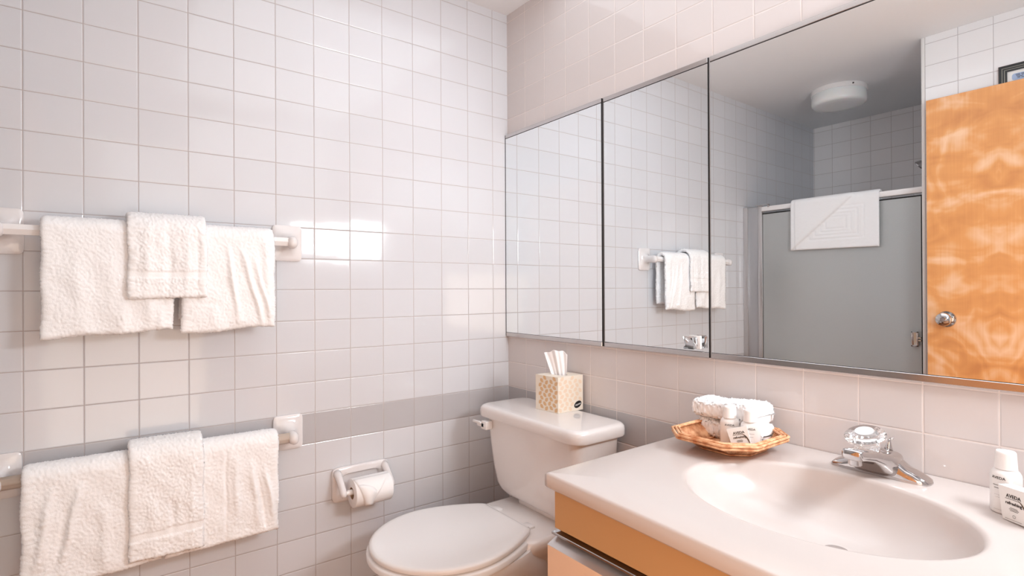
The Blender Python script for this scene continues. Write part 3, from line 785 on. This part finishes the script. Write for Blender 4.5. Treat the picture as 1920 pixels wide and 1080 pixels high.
# knob
ax = Vector((-.04, -.36, 1)).normalized(); kc = Vector((FX, -.118, ZT + .054))
b = BM(); b.lathe([(.001, 0), (.021, 0), (.0215, .003), (.018, .006), (.001, .006)], kc, ax, 32)
hd = put('handle_collar', b.mesh(), 'chrome', fa)
fl = lambda a, i: (.035 * math.cos(18 * a) if i in (1, 2, 3, 4) else 0)
b = BM(); b.lathe([(.001, .0065), (.0205, .0065), (.0215, .012), (.0225, .018), (.0235, .023), (.032, .027), (.0365, .031), (.0365, .0355), (.033, .039), (.0270, .0405), (.0265, .043), (.0245, .0440), (.001, .0440)], kc, ax, 144, flute=fl)
kn = put('handle_knob', b.mesh(), 'acrylic', fa, label='clear fluted acrylic knob'); edge_split(kn, 30)
b = BM(); b.lathe([(.001, .0408), (.0165, .0408), (.0165, .0448), (.001, .0450)], kc, ax, 32); edge_split(put('index_disc', b.mesh(), 'disc_grey', kn, label='pale round index disc'))

# ------------------------------------------------------------------ wicker basket
BX0, BX1, BY0, BY1 = .976, 1.197, -.274, -.038; ZR = .7885
bk = empty('wicker_basket', ((BX0 + BX1) / 2, (BY0 + BY1) / 2, ZT), 'shallow octagonal wicker basket on the countertop holding toiletries', 'basket')
def octa(x0, x1, y0, y1, c, z): return [(x0 + c, y0, z), (x1 - c, y0, z), (x1, y0 + c, z), (x1, y1 - c, z), (x1 - c, y1, z), (x0 + c, y1, z), (x0, y1 - c, z), (x0, y0 + c, z)]
def lerp(a, b_, t): return tuple(a[i] + (b_[i] - a[i]) * t for i in range(3))
b = BM()
for (g, z, r) in [(0, ZR - .001, .0031), (.0066, ZR + .0012, .0030), (.0008, ZR - .0075, .0030), (.0130, ZR + .0012, .0028)]:
    pts = octa(BX0 + g, BX1 - g, BY0 + g, BY1 - g, .052 - g * .4, z); P = []
    for i in range(8):
        for t in (0.03, .35, .65, .97): q = lerp(pts[i], pts[(i + 1) % 8], t); P.append((q[0], q[1], q[2] + random.uniform(-.0006, .0006)))
    b.tube(P, r, 8, closed=True)
put('rim', b.mesh(), 'wicker', bk)
top = octa(BX0 + .010, BX1 - .010, BY0 + .010, BY1 - .010, .048, ZR - .003); bot = octa(BX0 + .040, BX1 - .046, BY0 + .066, BY1 - .034, .030, ZT + .004)
b = BM()
for i in range(8):
    L = (Vector(top[i]) - Vector(top[(i + 1) % 8])).length; n = int(L / .0042)
    for k in range(n):
        for (dt, off) in ((.35, 0), ):
            t0, t1 = k / n, min(1.06, (k + 2.2) / n)
            p, q = lerp(bot[i], bot[(i + 1) % 8], t0), lerp(top[i], top[(i + 1) % 8], t1); b.tube([p, lerp(p, q, .5), q], .0018, 5)
put('side_weave', b.mesh(), 'wicker', bk)
b = BM()
for i, (g, z) in enumerate([(.046, ZT + .0035), (.050, ZT + .005)]):
    P = octa(BX0 + g - .006, BX1 - g, BY0 + g + .020, BY1 - g + .010, .030, z); Q = []
    for i in range(8):
        for t in (.05, .5, .95): Q.append(lerp(P[i], P[(i + 1) % 8], t))
    b.tube(Q, .0032, 8, closed=True)
y = BY0 + .070
while y < BY1 - .042:
    inset_ = .050 + max(0, (BY0 + .094) - y) * .9 + max(0, y - (BY1 - .07)) * .9
    b.tube([(BX0 + inset_, y, ZT + .0035), (BX1 - inset_, y, ZT + .0035)], .0022, 6); y += .0042
put('base_weave', b.mesh(), 'wicker', bk)

# folded washcloths in the basket
def folded_slab(x0, x1, y0, y1, z0, z1, seed, label, bulge=.0):
    V = []; F = []; nx, nr = 70, 56
    r = np.random.default_rng(seed)
    for i in range(nx + 1):
        t = i / nx; x = x0 + (x1 - x0) * t; e = min(t, 1 - t) * (x1 - x0); k = math.sqrt(max(0, 1 - (1 - min(1, e / .009)) ** 2)) * .97 + .03
        sag = .003 * math.sin(t * 6 + seed)
        for j in range(nr):
            a = 2 * PI * j / nr; c, s_ = math.cos(a), math.sin(a)
            yy = (y1 - y0) / 2 * math.copysign(abs(c) ** .45, c) * (.86 + .14 * k); zz = (z1 - z0) / 2 * math.copysign(abs(s_) ** .42, s_) * k * (1 + bulge * ease((t - .6) / .3))
            V.append((x, (y0 + y1) / 2 + yy, (z0 + z1) / 2 + zz + (sag if s_ > 0 else 0)))
    for i in range(nx):
        for j in range(nr): F.append((i * nr + j, i * nr + (j + 1) % nr, (i + 1) * nr + (j + 1) % nr, (i + 1) * nr + j))
    F.append(tuple(range(nr))); F.append(tuple(nx * nr + j for j in range(nr))[::-1])
    V = np.array(V); V += r.normal(0, .0012, V.shape)
    bm = bmesh.new(); me0 = pyd(V, F); bm.from_mesh(me0); bmesh.ops.recalc_face_normals(bm, faces=bm.faces)
    me = bpy.data.meshes.new('mesh'); bm.to_mesh(me); bm.free()
    o = put('folded_washcloth', me, 'terry'); tag(o, label, 'washcloth', 'folded washcloths in the wicker basket'); return o
folded_slab(.976, 1.146, -.120, -.050, .7540, .8010, 21, 'folded white washcloth lying at the bottom of the wicker basket')
folded_slab(.963, 1.136, -.126, -.034, .8015, .8475, 22, 'folded white washcloth on top of the other in the wicker basket', .08)

# ------------------------------------------------------------------ toiletries
def ring_oval(cx, cy, a, bb, z, rot, n=36):
    out = []
    for k in range(n):
        t = 2 * PI * k / n; x, y = a * math.cos(t), bb * math.sin(t); out.append((cx + x * math.cos(rot) - y * math.sin(rot), cy + x * math.sin(rot) + y * math.cos(rot), z))
    return out
def bottle(x, y, z, h, a, bb, rot, label, lines):
    r = empty('toiletry_bottle', (x, y, z), label, 'bottle', 'small white toiletry bottles')
    b = BM(); R = []
    for (t, s_) in [(0, .9), (.01, .97), (.03, 1), (.58, 1), (.63, .97), (.67, .88), (.70, .76), (.715, .70)]: R.append(ring_oval(x, y, a * s_, bb * (s_ if t < .6 else s_ * 1.03), z + h * t, rot))
    b.loft(R); edge_split(put('bottle_body', b.mesh(), 'bottle', r), 60)
    b = BM(); R = []
    for (t, s_) in [(.716, .72), (.72, .74), (.74, .72), (.96, .66), (.985, .64), (1.0, .58)]: R.append(ring_oval(x, y, a * s_, a * s_ * .96, z + h * t, rot))
    b.loft(R); edge_split(put('cap', b.mesh(), 'plastic_white', r), 40)
    b = BM()
    for (txt, tz, size, bold) in lines:
        vs, fs = text_mesh(txt, size, align='CENTER', bold=bold)
        V = []
        for p in vs:
            th = p[0] / a; th = max(-1.4, min(1.4, th)); lx = (a + .0003) * math.sin(th); ly = -(bb + .0003) * math.cos(th)
            V.append((x + lx * math.cos(rot) - ly * math.sin(rot), y + lx * math.sin(rot) + ly * math.cos(rot), z + h * tz + p[1]))
        b.add(V, fs)
    put('lettering', b.mesh(), 'ink', r, smooth=False); return r
def soap(org, rotz, lean, roll, wd, h, th, label):
    """carton: org = bottom front-left corner"""
    Mt = Matrix.Translation(Vector(org)) @ Matrix.Rotation(rotz, 4, 'Z') @ Matrix.Rotation(lean, 4, 'X') @ Matrix.Rotation(roll, 4, 'Y')
    r = empty('soap_box', tuple(Mt @ Vector((wd / 2, th / 2, 0))), label, 'box', 'small white soap boxes')
    b = BM(); v = [(0, 0, 0), (wd, 0, 0), (wd * .98, th * .98, 0), (.02 * wd, th * .98, 0), (-.003, -.002, h), (wd + .002, -.002, h), (wd + .002, th, h), (-.003, th, h)]
    b.add([Mt @ Vector(p) for p in v], [(0, 1, 5, 4), (1, 2, 6, 5), (2, 3, 7, 6), (3, 0, 4, 7), (4, 5, 6, 7), (0, 3, 2, 1)])
    put('carton', b.mesh(), 'box_card', r, smooth=False)
    b = BM()
    for (txt, u, v_, size, bold) in [('AVEDA', .27, .70, .0078, .00012), ('refreshing', .22, .50, .0070, .00010)]:
        vs, fs = text_mesh(txt, size, bold=bold); b.add([Mt @ Vector((wd * u - .002 + p[0], -.0006 - p[2] - .0018 * (v_), h * v_ + p[1])) for p in vs], fs)
    for (u0, u1, v_) in [(.18, .72, .655), (.34, .62, .40), (.30, .66, .36), (.33, .63, .32), (.12, .75, .055)]:
        hh = .0007 if v_ != .055 else .0004
        b.add([Mt @ Vector(p) for p in [(wd * u0, -.0006 - .0018 * v_, h * v_), (wd * u1, -.0006 - .0018 * v_, h * v_), (wd * u1, -.0006 - .0018 * v_, h * v_ + hh), (wd * u0, -.0006 - .0018 * v_, h * v_ + hh)]], [(0, 1, 2, 3)])
    ringp = [(wd * .47 + .0026 * math.cos(2 * PI * k / 14), h * .17 + .0026 * math.sin(2 * PI * k / 14)) for k in range(14)]
    ring2 = [(wd * .47 + .0021 * math.cos(2 * PI * k / 14), h * .17 + .0021 * math.sin(2 * PI * k / 14)) for k in range(14)]
    b.loft([[Mt @ Vector((p[0], -.0010, p[1])) for p in ringp], [Mt @ Vector((p[0], -.0010, p[1])) for p in ring2]], False, False)
    put('lettering', b.mesh(), 'ink', r, smooth=False)
    b = BM(); V = []; m = 12
    for k in range(m + 1):
        t = k / m; u = .66 + .30 * math.sin(t * PI / 2) ** .9 ; v_ = .68 - .62 * t ** 1.3; wdh = .0022 * math.sin(PI * min(1, t * .9 + .1)) + .0003
        V += [Mt @ Vector((wd * u, -.0006 - .0018 * max(v_, 0), h * v_)), Mt @ Vector((wd * u + wdh, -.0006 - .0018 * max(v_, 0), h * v_ + wdh * .3))]
    b.add(V, [(2 * k, 2 * k + 1, 2 * k + 3, 2 * k + 2) for k in range(m)]); put('stem_print', b.mesh(), 'ink_brown', r, smooth=False)
    return r
D = chr(8212)   # fine print too small to read is drawn as short strokes
bottle(1.0865, -.150, ZT + .0072, .0925, .0215, .0145, .5, 'small frosted white bottle leftmost in the wicker basket', [('AVEDA', .52, .0068, .00005)])
bottle(1.1360, -.146, ZT + .0072, .0915, .0215, .0145, .5, 'small frosted white bottle standing right behind the basket soap box', [('AVEDA', .52, .0068, .00005), (D * 4, .42, .004, .0001), (D * 3, .34, .004, .0001), (D * 2, .24, .003, 0)])
soap((1.1170, -.186, ZT + .0090), .42, -.16, -.27, .040, .0475, .014, 'white soap box leaning on the bottles inside the wicker basket')
bottle(1.5765, -.124, ZT + .0004, .103, .0215, .0190, -.35, 'small white bottle standing on the countertop at the right end', [('AVEDA', .56, .0062, .0001), (D * 4, .45, .004, .0003), (D * 3, .405, .004, .0003), (D * 4, .30, .003, 0), (D * 3, .26, .003, 0), (D * 5, .06, .003, 0)])
soap((1.5790, -.1605, ZT + .0006), -.62, -.0, -.05, .046, .0545, .020, 'white soap box standing on the countertop before the bottle')

# ------------------------------------------------------------------ shower enclosure (seen in the mirror)
YS = -1.822
sh = empty('shower_screen', (.45, YS, 0), 'aluminium framed shower screen with frosted glass door', 'shower door')
b = BM(); b.box(.001, .027, YS - .014, YS + .012, .30, 1.618, .002); edge_split(put('wall_jamb', b.mesh(), 'alu', sh))
b = BM(); b.box(.027, .094, YS - .006, YS + .003, .30, 1.614, .001); edge_split(put('side_panel', b.mesh(), 'alu_dull', sh))
b = BM(); b.box(.094, .118, YS - .014, YS + .012, .30, 1.618, .002); edge_split(put('hinge_stile', b.mesh(), 'alu', sh))
b = BM(); b.box(.118, .945, YS - .016, YS + .016, 1.583, 1.611, .004); edge_split(put('top_rail', b.mesh(), 'bar_white', sh))
b = BM(); b.box(.121, .903, YS - .003, YS + .003, .315, 1.566); dg = put('glass_door', b.mesh(), 'frosted', sh, smooth=False)
b = BM(); b.box(.118, .9065, YS - .004, YS + .0045, 1.5665, 1.5725); b.box(.9035, .9075, YS - .004, YS + .0045, .315, 1.5725); put('gasket', b.mesh(), 'black', sh, smooth=False)
b = BM(); b.box(.914, .948, YS - .016, YS + .016, .30, 1.583, .003); edge_split(put('strike_jamb', b.mesh(), 'bar_white', sh))
b = BM(); b.box(.001, .948, YS - .016, YS + .016, .285, .315, .003); edge_split(put('bottom_rail', b.mesh(), 'alu', sh))
b = BM(); b.box(.080, .165, YS + .013, YS + .022, 1.618, 1.6225); b.box(.158, .166, YS + .012, YS + .022, 1.605, 1.620); edge_split(put('top_clip', b.mesh(), 'chrome', sh))
b = BM()
for (x0, x1, z0, z1) in [(.866, .872, .843, .915), (.888, .894, .843, .915), (.866, .894, .909, .915), (.866, .894, .843, .849)]: b.box(x0, x1, YS + .014, YS + .024, z0, z1, .001)
b.box(.890, .905, YS + .003, YS + .020, .882, .888); b.box(.890, .905, YS + .003, YS + .020, .870, .876); b.box(.872, .888, YS + .012, YS + .015, .849, .909)
edge_split(put('handle', b.mesh(), 'chrome', dg))
# bathtub behind the screen
tubr = put('bathtub', BM().box(.002, .946, -2.738, -1.80, 0.001, .28, .02, 3).mesh(), 'porcelain'); edge_split(tubr, 50)
tag(tubr, 'white bathtub front under the shower screen', 'bathtub')
# shower head
shd = empty('showerhead', (.82, -2.2, 1.80), 'chrome shower head showing above the shower screen', 'shower head')
b = BM(); b.lathe([(.001, 0), (.034, .001), (.036, .006), (.024, .026), (.012, .040), (.011, .055), (.001, .056)], (.789, -2.2, 1.776), (.75, 0, .66), 28); edge_split(put('nozzle', b.mesh(), 'chrome', shd))
b = BM(); b.tube([(.82, -2.2, 1.806), (.86, -2.2, 1.835), (.90, -2.2, 1.85), (.959, -2.2, 1.85)], .009, 12); put('pipe', b.mesh(), 'chrome', shd)

# bath mat hung over the rail
def mat_wr(V):
    V = V.copy(); u, z = V[:, 1], V[:, 2]   # u runs along the rail
    fr = V[:, 0] > .0605
    cu, cz = .53, 1.475; q = np.maximum(np.abs(u - cu) / 1.0, np.abs(z - cz) / .62)
    d = (z - 1.345) - (u - .31) * (.255 / .30)
    for r0 in (.050, .075, .105, .135): V[:, 0] += np.where(fr & (d < .0) & (u > .33), -.0030 * np.exp(-((q - r0) / .0045) ** 2), 0)
    V[:, 0] += np.where(fr & (u < .64), .011 * ease_np(d / .006) * ease_np((.62 - u) / .02), 0)
    V[:, 0] += np.where(fr & (u < .322), -.004, 0)
    return V
def ease_np(t): t = np.clip(t, 0, 1); return t * t * (3 - 2 * t)
me = cloth_strip(.297, .735, lambda y: bar_path(.06, 1.5975, .024, 1.342 + .004 * (.735 - y) / .44 - .006, 1.42)(y), .012, ds=.004, wrinkle=mat_wr, fuzz=.0002, seed=9)
n = len(me.vertices); co = np.zeros(n * 3); me.vertices.foreach_get('co', co); co = co.reshape(-1, 3)
co = np.stack([co[:, 1], co[:, 0] - .06 + YS, co[:, 2]], 1); me.vertices.foreach_set('co', co.ravel()); me.update()
bm = bmesh.new(); bm.from_mesh(me); bmesh.ops.recalc_face_normals(bm, faces=bm.faces); bm.to_mesh(me); bm.free()
o = put('bath_mat', me, 'mat_terry'); tag(o, 'white bath mat with square relief folded over the shower rail', 'bath mat')

# ------------------------------------------------------------------ ceiling lamp
la = empty('ceiling_lamp', (.447, -2.052, ZC), 'round white drum ceiling lamp above the shower', 'lamp')
b = BM(); b.lathe([(.001, 0), (.140, 0), (.142, -.003), (.142, -.024), (.139, -.026), (.001, -.026)], (.447, -2.052, ZC - .0003), (0, 0, 1), 64); lb = put('lamp_base', b.mesh(), 'bar_white', la); edge_split(lb)
b = BM(); b.lathe([(.136, -.0262), (.1375, -.030), (.1385, -.075), (.135, -.086), (.122, -.092), (.08, -.094), (.001, -.094)], (.447, -2.052, ZC), (0, 0, 1), 64); edge_split(put('lamp_shade', b.mesh(), 'lamp_glass', la), 50)
b = BM(); b.lathe([(.001, 0), (.004, 0), (.004, .004), (.001, .005)], (.447 + .11, -2.052 + .091, ZC - .014), (.77, .64, 0), 12); put('screw', b.mesh(), 'ink', lb)

# ------------------------------------------------------------------ door and framed notice
b = BM(); b.box(.988, 1.80, -1.632, -1.597, .012, 1.9545, .0015, 1); dr_ = structure(edge_split(put('door_1', b.mesh(), 'wood')))
kc = Vector((1.058, -1.597, .990))
b = BM(); b.lathe([(.001, 0), (.033, 0), (.035, .003), (.033, .007), (.016, .009), (.013, .020), (.017, .026), (.026, .034), (.0285, .045), (.0265, .054), (.018, .060), (.009, .0615), (.009, .060), (.001, .060)], kc, (0, 1, 0), 40)
edge_split(put('door_knob', b.mesh(), 'chrome', dr_), 40)
b = BM(); b.box(.9865, .9882, -1.626, -1.603, .965, 1.015); put('latch_plate', b.mesh(), 'black', dr_, smooth=False)
fr = empty('picture_frame', (1.40, -1.66, 1.9), 'black lined picture frame with pale blue headed notice behind the door', 'picture frame')
fx0, fx1, fz0, fz1 = 1.2225, 1.56, 1.60, 2.038; fy = -1.6642
def frame_ring(g0, g1, ya, yb, mat, name):
    b = BM()
    b.box(fx0 + g0, fx1 - g0, ya, yb, fz1 - g1, fz1 - g0); b.box(fx0 + g0, fx1 - g0, ya, yb, fz0 + g0, fz0 + g1)
    b.box(fx0 + g0, fx0 + g1, ya, yb, fz0 + g1, fz1 - g1); b.box(fx1 - g1, fx1 - g0, ya, yb, fz0 + g1, fz1 - g1)
    return put(name, b.mesh(), mat, fr, smooth=False)
frame_ring(0, .0065, fy, fy + .016, 'frame_wood', 'frame_edge'); frame_ring(.0005, .010, fy, fy + .0165, 'frame_black', 'moulding')
frame_ring(.010, .0125, fy, fy + .0150, 'frame_gold', 'gilt_line'); frame_ring(.0125, .0175, fy, fy + .0155, 'frame_black', 'moulding'); frame_ring(.0175, .020, fy, fy + .0135, 'frame_gold', 'gilt_line'); frame_ring(.020, .0265, fy, fy + .0130, 'frame_black', 'moulding')
b = BM(); b.box(fx0 + .02, fx1 - .02, fy, fy + .008, fz0 + .02, fz1 - .02); nt_ = put('notice', b.mesh(), 'box_card', fr, smooth=False)
b = BM(); b.loft([[(p[0], fy + .0082, p[1]) for p in [(q[0], q[1]) for q in rrect((fx0 + fx1) / 2 + .0, fz1 - .0525, .128, .0135, 0, .009)]], [(p[0], fy + .0086, p[1]) for p in [(q[0], q[1]) for q in rrect((fx0 + fx1) / 2, fz1 - .0525, .128, .0135, 0, .009)]]]); put('header', b.mesh(), 'blue_print', nt_, smooth=False)
b = BM(); random.seed(5)
for r0 in range(4):
    x = fx0 + .052 + r0 * .002
    while x < fx1 - .06:
        L = random.uniform(.006, .018); z = fz1 - .045 - r0 * .0048; b.box(x, x + L, fy + .0088, fy + .0091, z, z + .0022); x += L + .0035
b.box(fx0 + .0395, fx0 + .0405, fy + .0082, fy + .0086, fz0 + .04, fz1 - .072); b.box(fx0 + .0395, fx1 - .04, fy + .0082, fy + .0086, fz1 - .0725, fz1 - .0715)
put('printed_lines', b.mesh(), 'ink', nt_, smooth=False)
